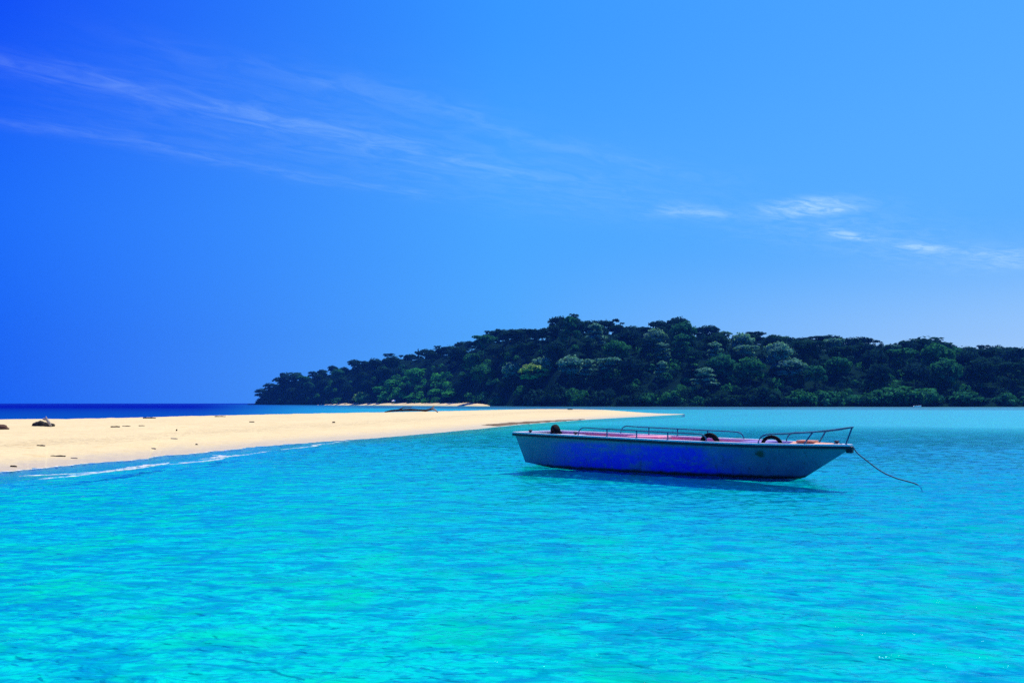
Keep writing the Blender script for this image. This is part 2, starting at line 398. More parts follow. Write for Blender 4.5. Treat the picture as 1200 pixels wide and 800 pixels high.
def make_foam(name, offs, width, thr, lo, hi, zoff=.006, wob=.25):
    """broken band of foam parallel to the waterline"""
    pts = NE[lo:hi]; n = 1600; t = np.linspace(0, len(pts)-1, n); cx = np.interp(t, np.arange(len(pts)), pts[:, 0]); cyy = np.interp(t, np.arange(len(pts)), pts[:, 1])
    tx = np.gradient(cx); ty = np.gradient(cyy); l = np.hypot(tx, ty); nx, ny = ty/l, -tx/l
    s = np.cumsum(l); m = 9; X = np.zeros((n, m)); Y = X.copy(); o = offs(np.linspace(0, 1, n))
    w = vnoise(s*.35, s*0, 1., 3.)*wob
    for j in range(m):
        f = o+w+(j/(m-1)-.5)*width; X[:, j] = cx+nx*f; Y[:, j] = cyy+ny*f
    Z = .5*waves(X, Y, np.maximum(.05, Y*.004))+zoff+.006
    nz = vnoise(X*2.2, Y*.9, 1., 9.)-.9*np.abs(np.linspace(-1, 1, m))[None, :]**2*.8+.35*vnoise(X*.22, Y*.22, 1., 2.)
    Q = grid_quads(n, m); keep = nz.ravel()[Q].mean(1) > thr; Q = Q[keep]
    used, inv = np.unique(Q, return_inverse=True)
    V = np.stack([X, Y, Z], -1).reshape(-1, 3)[used]; Q = inv.reshape(-1, 4)
    me = npmesh(name, V, Q); tag(link(name, me, None, [FOAM]), kind='stuff')
def idx(px):
    j = np.argmin(np.abs(NE[:, 0]/np.maximum(NE[:, 1], 1)*FPX+600-px)+(NE[:, 1] < 10)*1e6); return int(j)
make_foam('breaking_foam', lambda t: np.interp(t, [0, .45, .8, 1], [2.6, 2.4, 1.9, .6]), .24, -.42, idx(-60), idx(400))
make_foam('swash_foam', lambda t: .05+0*t, .16, -.5, idx(-120), idx(770), wob=.05)

def shore_strip():  # dark brown strip raised along part of the water's edge
    m, k = mat('dark_shore_strip'); n = k.noise(k.tc.outputs['Object'], 1.6, 5, .65)
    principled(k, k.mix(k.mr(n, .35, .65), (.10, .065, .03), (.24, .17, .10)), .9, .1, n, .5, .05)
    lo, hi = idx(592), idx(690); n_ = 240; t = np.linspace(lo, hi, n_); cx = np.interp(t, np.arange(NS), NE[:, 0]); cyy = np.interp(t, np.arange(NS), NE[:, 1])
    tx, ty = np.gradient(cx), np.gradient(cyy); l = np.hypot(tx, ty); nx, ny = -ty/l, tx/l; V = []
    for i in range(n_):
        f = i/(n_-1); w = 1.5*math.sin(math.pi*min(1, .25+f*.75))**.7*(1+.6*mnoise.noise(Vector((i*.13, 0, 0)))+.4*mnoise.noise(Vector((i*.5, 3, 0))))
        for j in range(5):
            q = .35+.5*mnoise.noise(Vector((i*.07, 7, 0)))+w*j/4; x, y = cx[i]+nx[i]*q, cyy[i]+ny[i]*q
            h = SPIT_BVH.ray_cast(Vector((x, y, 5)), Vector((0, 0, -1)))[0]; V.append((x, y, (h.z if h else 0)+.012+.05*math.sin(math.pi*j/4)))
    tag(link('dark_shore_strip', npmesh('dark_shore_strip', V, grid_quads(n_, 5)[:, ::-1]), None, [m]), kind='stuff')
shore_strip()

# ------------------------------------------------------------------ island
SKY = [(-100, 474), (296, 473), (303, 463), (310, 452), (325, 444), (335, 440), (360, 438), (400, 428), (440, 418), (470, 413), (500, 408), (520, 404), (545, 402), (570, 389), (590, 386), (610, 381), (640, 385), (655, 373), (672, 369), (690, 378), (715, 376), (735, 385), (760, 380), (800, 374), (815, 382), (860, 388), (900, 388), (920, 392), (960, 394), (1010, 396), (1040, 401), (1060, 398), (1095, 399), (1110, 406), (1150, 405), (1190, 408), (1240, 412), (1320, 420), (1500, 430)]
SHO = [(-100, 1300), (296, 1120), (390, 900), (450, 780), (520, 660), (575, 580), (650, 500), (800, 462), (1000, 450), (1200, 442), (1500, 430)]
skx, sky_ = zip(*SKY); shx, shd = zip(*SHO)
TREE_H = 10.
def sky_y(px): return float(np.interp(px, skx, sky_))
def shore_d(px): return float(np.interp(px, shx, shd))
def ridge_d(px): return shore_d(px)+165*min(1., max(.12, (px-285)/200))
def hill_z(px, t):
    """ground height at picture column px, t = 0 shore .. 1 ridge"""
    top = EYE+(HOR-sky_y(px))*ridge_d(px)/FPX-(TREE_H if px > 480 else 7.)
    top = max(top, 1.0); return .6+(top-.6)*(math.sin(min(t, 1)*math.pi/2)**.9 if t >= 0 else 0)
def hill_pt(px, t):
    D = shore_d(px)+(ridge_d(px)-shore_d(px))*t
    return (gx(px, D), D, hill_z(px, t))
def make_hill():
    pxs = np.linspace(290, 1480, 150); ts = np.r_[-.09, -.03, np.linspace(0, 1, 16), 1.25, 1.8, 2.6]; V = []
    for p in pxs:
        for t in ts:
            x, D, z = hill_pt(p, t)
            if t < 0: z = .6+t*25
            if t > 1: z = hill_z(p, 1)*max(0, 1-(t-1)*.65)-.4
            V.append((x, D, z))
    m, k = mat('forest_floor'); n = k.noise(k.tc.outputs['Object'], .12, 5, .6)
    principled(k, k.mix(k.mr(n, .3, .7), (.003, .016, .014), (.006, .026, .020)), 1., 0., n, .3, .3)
    tag(link('hillside', npmesh('hillside', V, grid_quads(len(pxs), len(ts))[:, ::-1], True), None, [m]), kind='structure')
    # pale cove beach in front of the trees
    bx = np.linspace(372, 574, 40); V = []
    for i, p in enumerate(bx):
        e = min(1, i/6, (39-i)/3); D = shore_d(p)-16
        for f, z in ((-5-16*e, -.4), (-4-12*e, .1), (-2, .3+1.1*e), (20, .6+1.7*e), (30, .3)): V.append((gx(p, D+f), D+f, z))
    me = npmesh('cove_beach', V, grid_quads(40, 5)[:, ::-1], True); attr(me, 'height', np.full(len(V), .5))
    tag(link('cove_beach', me, None, [SAND]), kind='structure')
make_hill()

# ------------------------------------------------------------------ trees
def leaf_mat(name, c1, c2, c3):
    m, k = mat(name); oi = k.n('ShaderNodeObjectInfo')
    n = k.noise(k.tc.outputs['Object'], .55, 4, .65)
    c = k.mix(k.mr(n, .35, .65), c1, c2); c = k.mix(k.m('MULTIPLY', oi.outputs['Random'], .6), c, c3)
    rnd = k.n('ShaderNodeNewGeometry').outputs['Random Per Island']
    c = k.mix(k.m('MULTIPLY', rnd, .3), c, k.mix(1., c, (1.3, 1.35, 1.3), 'MULTIPLY'))
    b = principled(k, c, .9, 0.)
    t = k.n('ShaderNodeBsdfTranslucent'); k.put(t.inputs[0], k.mix(1., c, (1.1, 1.2, .6), 'MULTIPLY'))
    mx = k.n('ShaderNodeMixShader'); mx.inputs[0].default_value = .34
    k.L.new(b.outputs[0], mx.inputs[1]); k.L.new(t.outputs[0], mx.inputs[2]); k.L.new(mx.outputs[0], k.out.inputs[0])
    return m
LEAF = {
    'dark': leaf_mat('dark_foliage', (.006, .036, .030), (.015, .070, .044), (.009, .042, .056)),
    'mid': leaf_mat('green_foliage', (.015, .125, .045), (.042, .21, .07), (.015, .115, .085)),
    'bright': leaf_mat('bright_green_foliage', (.03, .26, .06), (.09, .42, .08), (.03, .26, .07)),
    'pale': leaf_mat('grey_green_foliage', (.05, .20, .14), (.19, .42, .29), (.06, .20, .18)),  # pale leaf colour imitates sun highlights on the crowns
    'yellow': leaf_mat('yellow_green_foliage', (.13, .33, .05), (.36, .52, .13), (.14, .34, .08)),
}
BARK = paint('grey_bark', (.03, .032, .034), (.06, .062, .065), 1.5, .9)

def cards(C, Nn, size, rs):
    """leaf clumps: one bent little quad each (two triangles folded)"""
    n = len(C); Nn = Nn/np.maximum(np.linalg.norm(Nn, axis=1, keepdims=True), 1e-6)
    Nn = Nn+rs.normal(0, .38, Nn.shape); Nn /= np.linalg.norm(Nn, axis=1, keepdims=True)
    a = np.cross(Nn, rs.normal(0, 1, (n, 3))); a /= np.maximum(np.linalg.norm(a, axis=1, keepdims=True), 1e-6); b = np.cross(Nn, a)
    s = size*rs.uniform(.55, 1.25, (n, 1)); s2 = s*rs.uniform(.5, .9, (n, 1))
    V = np.stack([C-a*s, C-b*s2+Nn*s*.25, C+a*s, C+b*s2-Nn*s*.15], 1).reshape(-1, 3)
    return V, np.arange(4*n).reshape(n, 4)
def crown_mesh(name, lobes, per, size, seed):
    rs = np.random.default_rng(seed); Cs = []; Ns = []
    for (cx, cy_, cz, rx, rz) in lobes:
        n = int(per*(rx*rx*.6+rx*rz*.4)); d = rs.normal(0, 1, (n, 3)); d /= np.linalg.norm(d, axis=1, keepdims=True)
        d[:, 2] = np.where(d[:, 2] < -.35, -d[:, 2]*.6, d[:, 2])
        bump = 1+.16*np.sin(d[:, 0]*5+seed)*np.sin(d[:, 1]*6+1)+.12*np.sin(d[:, 2]*7+d[:, 0]*4)
        rad = bump*np.where(rs.random(n) < .8, rs.uniform(.86, 1.08, n), rs.uniform(.4, .9, n))
        Cs.append(np.stack([cx+d[:, 0]*rx*rad, cy_+d[:, 1]*rx*rad, cz+d[:, 2]*rz*rad], -1)); Ns.append(d*np.array([1/rx, 1/rx, 1/rz]))
    Nv = np.vstack(Ns); V, Q = cards(np.vstack(Cs), Nv, size, rs)
    me = npmesh(name, V, Q, True); me.materials.append(None)
    Nv = Nv/np.linalg.norm(Nv, axis=1, keepdims=True)+rs.normal(0, .28, Nv.shape); Nv /= np.linalg.norm(Nv, axis=1, keepdims=True)
    me.normals_split_custom_set_from_vertices(np.repeat(Nv, 4, 0).tolist()); return me
def lobes_for(kind, rs):
    L = []
    if kind == 'dome':
        L.append((0, 0, 9.5, 4.6, 3.2))
        for i in range(11):
            a = i*2.4; q = 2.0+3.4*math.sqrt((i+.5)/11); L.append((q*math.cos(a)*.95, q*math.sin(a)*.95, 11.6-q*.62+rs.normal(0, .5), rs.uniform(1.7, 2.7), rs.uniform(1.2, 2.0)))
        for i in range(7): a = i*.9+.3; L.append((4.1*math.cos(a), 4.1*math.sin(a), rs.uniform(4.2, 6.8), rs.uniform(1.8, 2.5), rs.uniform(1.6, 2.4)))
    elif kind == 'umbrella':
        for i in range(12):
            a = i*2.4+rs.normal(0, .2); q = 6.3*math.sqrt((i+.3)/12); L.append((q*math.cos(a), q*math.sin(a), 12.6-q*.24+rs.normal(0, .45), rs.uniform(1.5, 2.5), rs.uniform(.8, 1.3)))
        for i in range(8): a = i*.8; L.append((3.2*math.cos(a), 3.2*math.sin(a), rs.uniform(5.5, 10.), rs.uniform(1.3, 2.1), rs.uniform(1.0, 1.8)))
    elif kind == 'tall':
        for i in range(11):
            f = i/10; a = i*2.4; q = 2.4*math.sin(.5+f*2.4); L.append((q*math.cos(a), q*math.sin(a), 4.2+f*11.2, rs.uniform(1.5, 2.5)*(1.05-.4*f), rs.uniform(1.2, 2.0)))
    elif kind == 'emergent':
        for i in range(9):
            a = i*2.4+rs.normal(0, .4); q = rs.uniform(1.5, 5.2); L.append((q*math.cos(a), q*math.sin(a), rs.uniform(11, 16.5)-q*.3, rs.uniform(1.1, 1.9), rs.uniform(.8, 1.3)))
        L.append((0, 0, 14.6, 2.2, 1.6))
        for i in range(7): a = i*.9; L.append((2.9*math.cos(a), 2.9*math.sin(a), rs.uniform(5.5, 10.), rs.uniform(1.5, 2.2), rs.uniform(1.3, 2.0)))
    elif kind == 'layered':
        for lv in range(4):
            for i in range(5):
                a = i*1.26+lv*.6+rs.normal(0, .3); q = (4.8-lv*.95)*rs.uniform(.7, 1.05); L.append((q*math.cos(a), q*math.sin(a), 4.2+lv*3.0+rs.normal(0, .35), rs.uniform(1.5, 2.3), rs.uniform(.75, 1.2)))
        L.append((0, 0, 14, 1.9, 1.2))
    elif kind == 'bush':
        L.append((0, 0, 2.6, 3.6, 2.6))
        for i in range(10):
            a = i*2.4; q = 1.5+3.2*math.sqrt((i+.5)/10); L.append((q*math.cos(a), q*math.sin(a), 4.9-q*.75+rs.normal(0, .4), rs.uniform(1.4, 2.2), rs.uniform(1.2, 1.9)))
    elif kind == 'palm': pass
    return L
def trunk_mesh(name, L, base_r, h, rs):
    b = MB(); hh = h*.62; wob = [(rs.normal(0, .25), rs.normal(0, .25)) for _ in range(5)]
    pts = [(wob[i][0]*i*.5, wob[i][1]*i*.5, hh*i/4-.6*(i == 0)) for i in range(5)]
    b.tube(pts, [base_r, base_r*.82, base_r*.7, base_r*.6, base_r*.42], 7)
    for (cx, cy_, cz, rx, rz) in L[::2]:
        s = Vector(pts[3]); e = Vector((cx, cy_, cz)); mid = s.lerp(e, .5)+Vector((0, 0, -.4))
        b.tube([s, mid, e], [base_r*.34, base_r*.22, base_r*.08], 5)
    me = mesh(name, b.v, b.f, True); me.materials.append(BARK); return me
PROTO = {}
for kind, nvar in (('dome', 3), ('umbrella', 2), ('tall', 2), ('emergent', 3), ('layered', 2), ('bush', 3)):
    for v in range(nvar):
        sd = abs(hash((len(kind), kind[0] == 'd', v))) % 1000+len(kind)*17+v*31+ord(kind[0])
        rs = np.random.default_rng(sd); L = lobes_for(kind, rs)
        hgt = max(l[2]+l[4] for l in L)
        PROTO.setdefault(kind, []).append((crown_mesh('crown', L, 26 if kind != 'emergent' else 30, .62, sd), trunk_mesh('trunk', L, .38 if kind != 'bush' else .2, hgt, rs), hgt))

TREES = []      # (root, info)
KW = {'dome': 'round-crowned', 'umbrella': 'flat-topped', 'tall': 'tall narrow', 'emergent': 'open-crowned', 'layered': 'tiered', 'bush': 'bushy'}
CW = {'dark': 'dark', 'mid': 'green', 'pale': 'pale grey-green', 'yellow': 'yellow-green', 'bright': 'bright green'}
def max_height(px, D, z):
    """how tall a tree may stand without hiding one of the picked-out trees"""
    h = EYE+(HOR-sky_y(px)-1.5)*D/FPX-z
    for p, d, yt in SPECIAL_PX:
        if abs(px-p) < 17 and D < d-3: h = min(h, EYE+(HOR-yt-24)*D/FPX-z)
        elif abs(px-p) < 13 and abs(D-d) < 10: h = 0
    return h
SPECIAL_PX = []
def place_tree(kind, leaf, loc, s, var=None, info=None, label=None, sz=None):
    var = random.randrange(len(PROTO[kind])) if var is None else var
    cm, tm, hgt = PROTO[kind][var]
    nm = 'shrub' if kind == 'bush' else 'forest_tree'
    r = empty(nm, loc, random.uniform(0, 6.28)); r.scale = (s, s, s*(sz or random.uniform(.9, 1.1)))
    c = bpy.data.objects.new('crown', cm); COL.objects.link(c); c.parent = r
    c.material_slots[0].link = 'OBJECT'; c.material_slots[0].material = LEAF[leaf]
    t = bpy.data.objects.new('trunk', tm); COL.objects.link(t); t.parent = r
    r['category'] = 'shrub' if kind == 'bush' else 'tree'
    px = 600+loc[0]/loc[1]*FPX
    TREES.append((r, kind, leaf, px, info, label))
    return r
PH = lambda kind, v: PROTO[kind][v][2]
def top_at(kind, leaf, px, ytop, D, zg=None, var=0, label=None, info='slope', wide=1.):
    """a tree whose top reaches row ytop, standing D metres off on the slope"""
    t = (D-shore_d(px))/(ridge_d(px)-shore_d(px)); zg = hill_z(px, max(t, 0)) if zg is None else zg
    ztop = EYE+(HOR-ytop)*D/FPX; h = max(ztop-zg, 3.)
    s = h/PH(kind, var)
    r = place_tree(kind, leaf, (gx(px, D), D, zg-.3), 1., var, info, label)
    r.scale = (s*wide, s*wide, s); return r

# trees one can pick out
def special(kind, leaf, px, ytop, t, label, var=0, wide=1., info='special', zg=None):
    if leaf != 'dark' and kind != 'bush':       # find the spot on the slope where such a tree would be about 12 m tall
        best = []
        for i in range(101):
            D = shore_d(px)+(ridge_d(px)-shore_d(px))*i/100; best.append((abs(EYE+(HOR-ytop)*D/FPX-hill_z(px, i/100)-(13.5 if leaf == 'yellow' else 12)), i/100))
        t = min(best)[1]
    D = shore_d(px)+(ridge_d(px)-shore_d(px))*t
    top_at(kind, leaf, px, ytop, D, zg, var, label, info, wide*(1.3 if leaf == 'pale' and kind != 'bush' else 1))
    if leaf != 'dark' and kind != 'bush': SPECIAL_PX.append((px, D, ytop))
special('emergent', 'dark', 672, 367, .96, 'tallest dark tree on the island skyline, its ragged crown at the hill peak', 0, 1.15)
special('emergent', 'dark', 722, 373, .98, 'dark skyline tree with sky gaps in its ragged side, right of the hill peak', 1, 1.15)
special('dome', 'dark', 795, 371, .97, 'broad dark round-topped tree making the second hump of the island skyline', 0, 1.25)
special('emergent', 'dark', 583, 385, .95, 'ragged dark skyline tree standing clear on the left shoulder of the hill', 2, 1.05)
special('tall', 'dark', 490, 408, .95, 'small lone dark treetop sticking up from the left ridge', 0, .45)
special('umbrella', 'dark', 549, 399, .97, 'thin flat-topped tree poking up over the ridge left of the hill shoulder', 0, .6)
special('dome', 'bright', 487, 431, .34, 'large bright green domed tree behind the cove beach', 0, 1.35)
special('layered', 'bright', 458, 446, .22, 'green tiered tree at the left front of the big green domed tree', 1, 1.25)
special('bush', 'yellow', 426, 459, .04, 'small bright yellow-green bush at the left end of the cove beach trees', 0, 1.1)
special('dome', 'yellow', 627, 425, .38, 'bright yellow-green tree on the lower slope above the spit', 1, 1.5)
special('dome', 'pale', 637, 418, .48, 'pale grey-green rounded tree directly behind the bright yellow-green tree', 2, .9)
special('layered', 'pale', 690, 420, .36, 'pale silvery tiered tree on the lower slope, straight below the hill peak', 0, 1.05)
special('umbrella', 'pale', 712, 418, .42, 'pale flat-topped tree right of the silvery tiered tree below the peak', 1, .95)
special('layered', 'pale', 775, 401, .55, 'pale tiered tree high on the slope under the second hump', 1, 1.1)
special('layered', 'pale', 826, 430, .22, 'pale blue-green tiered tree low on the slope over the middle of the boat', 0, 1.25)
special('dome', 'pale', 926, 420, .34, 'pale speckled rounded tree low on the slope, over the tyre near the bow', 1, 1.15)
special('dome', 'mid', 982, 418, .38, 'green domed tree low on the slope straight above the bow tip', 0, 1.15)
special('bush', 'mid', 893, 455, .03, 'bright green bush by the water, over the gap between the boat railings', 1, 1.0)
special('bush', 'mid', 1046, 452, .04, 'wide rounded green bush by the water, right of the bow', 2, 1.6)
special('bush', 'mid', 1130, 459, .03, 'low spreading green bush by the water near the right edge', 0, 1.6)
special('bush', 'pale', 1110, 446, .2, 'small pale bush catching the sun on the lower right slope', 1, .6)


# the bright green clump behind the cove beach
for px, ytop, t in ((446, 452, .12), (462, 444, .25), (478, 436, .4), (497, 434, .42), (513, 441, .3), (470, 455, .1), (492, 452, .12), (512, 455, .08), (527, 458, .05), (452, 461, .03), (484, 462, .03)):
    D = shore_d(px)+(ridge_d(px)-shore_d(px))*t; kd = random.choice(['dome', 'dome', 'layered'])
    top_at(kd, 'bright', px, ytop, D, None, random.randrange(len(PROTO[kd])), None, 'clump', 2.0)
    SPECIAL_PX.append((px, D, ytop))

# the ridge line
px = 306.
while px < 1230:
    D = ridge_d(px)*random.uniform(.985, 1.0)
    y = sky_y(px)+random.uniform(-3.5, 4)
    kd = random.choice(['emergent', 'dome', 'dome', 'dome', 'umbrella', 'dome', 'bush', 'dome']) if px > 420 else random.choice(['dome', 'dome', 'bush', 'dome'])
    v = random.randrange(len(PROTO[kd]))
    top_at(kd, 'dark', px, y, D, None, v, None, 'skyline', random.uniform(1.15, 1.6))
    px += random.uniform(15, 22)*(560/D)**.6
# slopes, from the top down
for row, t in enumerate((.93, .78, .62, .46, .30, .15)):
    px = 322.+random.uniform(0, 10)+row*3
    while px < 1225:
        D0 = shore_d(px)+(ridge_d(px)-shore_d(px))*(t+random.uniform(-.05, .05))
        x, D, z = gx(px, D0), D0, hill_z(px, t)
        stepx = random.uniform(29, 39)*(560/D)**.8
        q = random.random()
        pa = .2 if 590 < px < 1000 and .1 < t < .65 else .05 if px > 560 else .0
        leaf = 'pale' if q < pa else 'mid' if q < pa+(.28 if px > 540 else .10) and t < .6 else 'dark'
        kd = random.choice(['dome', 'dome', 'umbrella', 'dome', 'layered', 'dome'])
        if leaf == 'pale': kd = random.choice(['layered', 'umbrella', 'dome'])
        s = random.uniform(1.1, 1.55)*(1.0 if t > .3 else .85)*(1 if px > 420 else .8)
        if (hill_z(px, 1) > 4 or t < .5) and max_height(px, D, z) > 7: place_tree(kd, leaf, (x, D, z-.5), min(s, max_height(px, D, z)/13.5), None, 'upper' if t > .7 else 'mid' if t > .4 else 'lower')
        px += stepx
# waterside bushes
px = 306.
while px < 1225:
    D = shore_d(px)+random.uniform(1, 9)
    leaf = random.choice(['mid', 'mid', 'dark', 'mid', 'dark']) if px > 560 else random.choice(['dark', 'dark', 'dark', 'mid'])
    if 432 < px < 540: leaf = 'bright'
    s = random.uniform(1.0, 1.9); s = min(s, max(max_height(px, D, .2)/7, .8))
    place_tree('bush', leaf, (gx(px, D), D, .2), s, None, 'waterside')
    px += random.uniform(22, 32)*(470/D)**.8

ZN = [(0, 400, 'at the left headland'), (400, 470, 'left of the hut'), (470, 575, 'right of the hut'), (575, 660, 'left of the peak'), (660, 740, 'below the peak'),
      (740, 820, 'above the stern'), (820, 900, 'above the midships'), (900, 1000, 'above the bow'), (1000, 1100, 'right of the boat'), (1100, 1500, 'at the right edge')]
RW = {'clump': 'in the bright clump', 'skyline': 'on the skyline', 'upper': 'high up', 'mid': 'mid-slope', 'lower': 'low down', 'waterside': 'at the water'}
GW = {'clump': 'trees of the bright green clump behind the cove beach', 'skyline': 'trees along the island skyline', 'upper': 'trees on the upper slope', 'mid': 'trees on the middle slope', 'lower': 'trees on the lower slope', 'waterside': 'bushes along the island shore', 'special': 'trees that stand out from the forest'}
ORD = ['first', 'second', 'third', 'fourth', 'fifth', 'sixth', 'seventh', 'eighth', 'ninth', 'tenth', 'eleventh', 'twelfth', 'thirteenth', 'fourteenth']
NUM = {2: 'two', 3: 'three', 4: 'four', 5: 'five', 6: 'six', 7: 'seven', 8: 'eight', 9: 'nine', 10: 'ten', 11: 'eleven', 12: 'twelve', 13: 'thirteen', 14: 'fourteen'}
cells = {}
for r, kind, leaf, px, info, label in TREES:
    r['group'] = GW[info]
    if label: r['label'] = label; continue
    zn = next(w for a, b, w in ZN if a <= px < b) if info != 'clump' else 'behind the beach'
    cells.setdefault(f"{CW[leaf]} {KW[kind]} {'bush' if kind == 'bush' else 'tree'} {RW[info]} {zn}", []).append((px, r))
for ph, lst in cells.items():
    lst.sort(key=lambda a: a[0])
    for i, (p, r) in enumerate(lst):
        r['label'] = ph if len(lst) == 1 else ph+', '+ORD[i]+' of '+NUM.get(len(lst), 'many')+' from left'
print('TREES', len(TREES))

# undergrowth between the trunks, one mass nobody could count
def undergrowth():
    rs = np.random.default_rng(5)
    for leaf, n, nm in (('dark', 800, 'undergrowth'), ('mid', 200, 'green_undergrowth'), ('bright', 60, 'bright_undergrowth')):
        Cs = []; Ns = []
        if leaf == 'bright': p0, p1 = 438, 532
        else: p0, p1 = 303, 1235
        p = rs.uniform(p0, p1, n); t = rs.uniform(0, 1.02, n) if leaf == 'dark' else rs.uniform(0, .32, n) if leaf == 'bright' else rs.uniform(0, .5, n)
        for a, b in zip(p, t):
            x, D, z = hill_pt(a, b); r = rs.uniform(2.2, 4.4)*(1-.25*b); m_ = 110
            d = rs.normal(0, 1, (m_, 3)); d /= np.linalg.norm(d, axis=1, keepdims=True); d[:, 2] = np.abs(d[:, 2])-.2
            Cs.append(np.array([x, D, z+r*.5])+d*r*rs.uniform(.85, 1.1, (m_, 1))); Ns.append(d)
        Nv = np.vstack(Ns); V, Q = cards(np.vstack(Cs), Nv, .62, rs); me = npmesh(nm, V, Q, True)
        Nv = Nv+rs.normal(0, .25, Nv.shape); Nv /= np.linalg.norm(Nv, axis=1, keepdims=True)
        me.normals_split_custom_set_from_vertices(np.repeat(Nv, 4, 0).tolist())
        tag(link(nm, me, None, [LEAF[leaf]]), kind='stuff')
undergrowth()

def haze():
    b = MB(); b.box((0, 300, 58), (3400, 2600, 136)); m, k = mat('blue_air'); v = k.n('ShaderNodeVolumePrincipled')
    v.inputs['Color'].default_value = (.04, .26, 1, 1); v.inputs['Density'].default_value = .00013; v.inputs['Anisotropy'].default_value = .0
    k.L.new(v.outputs[0], k.out.inputs['Volume'])
    tag(b.build('haze', m, None, False), kind='stuff')
haze()

# ------------------------------------------------------------------ hut and far boat by the island
def hut():
    D = shore_d(462)-4; r = empty('beach_hut', (gx(462, D), D, 1.5)); tag(r, 'tiny white-roofed open hut standing on the cove beach', 'hut')
    w = paint('white_roof_paint', (.75, .74, .70), (.82, .81, .78), .8); p = paint('hut_timber', (.10, .07, .05), (.16, .12, .08), 2.)
    b = MB(); b.add([(-2.2, -1.7, 2.0), (2.2, -1.7, 2.0), (2.2, 1.7, 2.0), (-2.2, 1.7, 2.0), (-1.0, 0, 3.3), (1.0, 0, 3.3), (-2.2, -1.7, 1.9), (2.2, -1.7, 1.9), (2.2, 1.7, 1.9), (-2.2, 1.7, 1.9)],
          [(0, 1, 5, 4), (1, 2, 5), (2, 3, 4, 5), (3, 0, 4), (6, 7, 1, 0), (7, 8, 2, 1), (8, 9, 3, 2), (9, 6, 0, 3), (9, 8, 7, 6)])
    b.build('roof', w, r, False)
    for sx in (-1, 1):
        for sy in (-1, 1):
            b = MB(); b.tube([(sx*1.8, sy*1.3, -.3), (sx*1.8, sy*1.3, 2.0)], .09, 8); b.build('post', p, r)
    b = MB(); b.box((0, 1.2, .9), (3.4, .1, 1.5)); b.build('back_wall', p, r, False)
hut()
def far_boat():
    D = 434.; r = empty('small_boat', (gx(1075, D), D, 0), R(8)); tag(r, 'tiny white open boat far off, close to the island trees on the right', 'boat')
    w = paint('white_boat_paint', (.72, .73, .74), (.8, .8, .8), 1.)
    st = [(-2.0, .62, .62, .10), (-1, .74, .60, 0), (.3, .74, .62, 0), (1.3, .5, .70, .02), (2.1, .04, .86, .35)]
    V = []; F = []
    for x, b_, g, kz in st: V += [(x, -b_, g), (x, -b_*.7, kz), (x, 0, kz-.15), (x, b_*.7, kz), (x, b_, g), (x, b_*.88, g), (x, 0, .25+.1*(x > 1)), (x, -b_*.88, g)]
    for i in range(4): F += [(i*8+j, i*8+(j+1) % 8, (i+1)*8+(j+1) % 8, (i+1)*8+j) for j in range(8)]
    F += [tuple(range(8)), tuple(32+j for j in range(7, -1, -1))]
    link('hull', mesh('hull', V, F, False), r, [w])
    b = MB(); b.box((-.4, 0, .55), (.3, 1.2, .05)); b.build('thwart', w, r, False)
    b = MB(); b.box((-2.15, 0, .75), (.28, .3, .45)); b.box((-2.15, 0, .3), (.12, .1, .7)); b.build('outboard_motor', paint('motor_grey', (.05, .05, .06), (.08, .08, .09)), r, False)
far_boat()

# ------------------------------------------------------------------ things lying on the sand
WOOD = paint('dark_driftwood', (.035, .026, .02), (.09, .065, .045), 2.5, .9, None, .15, (1, 1, 1))
BLEACH = paint('bleached_driftwood', (.30, .25, .19), (.45, .40, .33), 3., .9, None, .15)
ROCKM = paint('dark_beach_rock', (.018, .018, .016), (.05, .045, .035), 3., .85, (.10, .08, .05), .2)
BROWN = paint('brown_beach_rock', (.06, .028, .016), (.12, .06, .035), 3., .85, None, .2)
def rough_tube(b, pts, rad, n=9, amp=.18, seed=0):
    o = len(b.v); b.tube(pts, rad, n)
    for i in range(o, len(b.v)):
        p = Vector(b.v[i]); d = mnoise.noise_vector(p*2.3+Vector((seed, 0, 0)))*amp*(rad if not isinstance(rad, list) else max(rad)); b.v[i] = tuple(p+d)
def rock_mesh(b, c, r, seed, sq=(1, 1, 1)):
    bm = bmesh.new(); bmesh.ops.create_icosphere(bm, subdivisions=4, radius=1)
    for v in bm.verts:
        n = mnoise.fractal(v.co*1.3+Vector((seed, 0, 0)), 1., 2., 5); f = 1+.34*n; v.co = Vector((c[0]+v.co.x*r*f*sq[0], c[1]+v.co.y*r*f*sq[1], c[2]+v.co.z*r*f*sq[2]))
    bm.verts.ensure_lookup_table(); b.add([tuple(v.co) for v in bm.verts], [tuple(v.index for v in f.verts) for f in bm.faces]); bm.free()
def log():
    p = on_sand(481, 483.1); s = p.y/FPX; r = empty('driftwood_log', p); tag(r, 'long dark driftwood log with a forked end lying on the sand crest', 'driftwood')
    b = MB(); rough_tube(b, [(-30*s, 0, .06), (-22*s, .3, .26), (-12*s, .1, .36), (0, 0, .38), (10*s, -.1, .36), (18*s, .2, .30), (26*s, .3, .52)], [.10, .15, .17, .20, .19, .18, .15], 10, .45, 3); b.build('trunk', WOOD, r)
    b = MB(); rough_tube(b, [(24*s, .3, .48), (27*s, .1, .85), (28*s, 0, 1.0)], [.17, .12, .05], 8, .2, 5); rough_tube(b, [(25*s, .3, .50), (29*s, .1, .40), (32*s, -.1, .0)], [.16, .13, .08], 8, .2, 8); b.build('fork', BLEACH, r)
    b = MB(); rough_tube(b, [(-14*s, .1, .4), (-8*s, -.2, .72), (2*s, -.3, .80)], [.09, .07, .04], 7, .2, 2); b.build('branch', WOOD, r)
log()
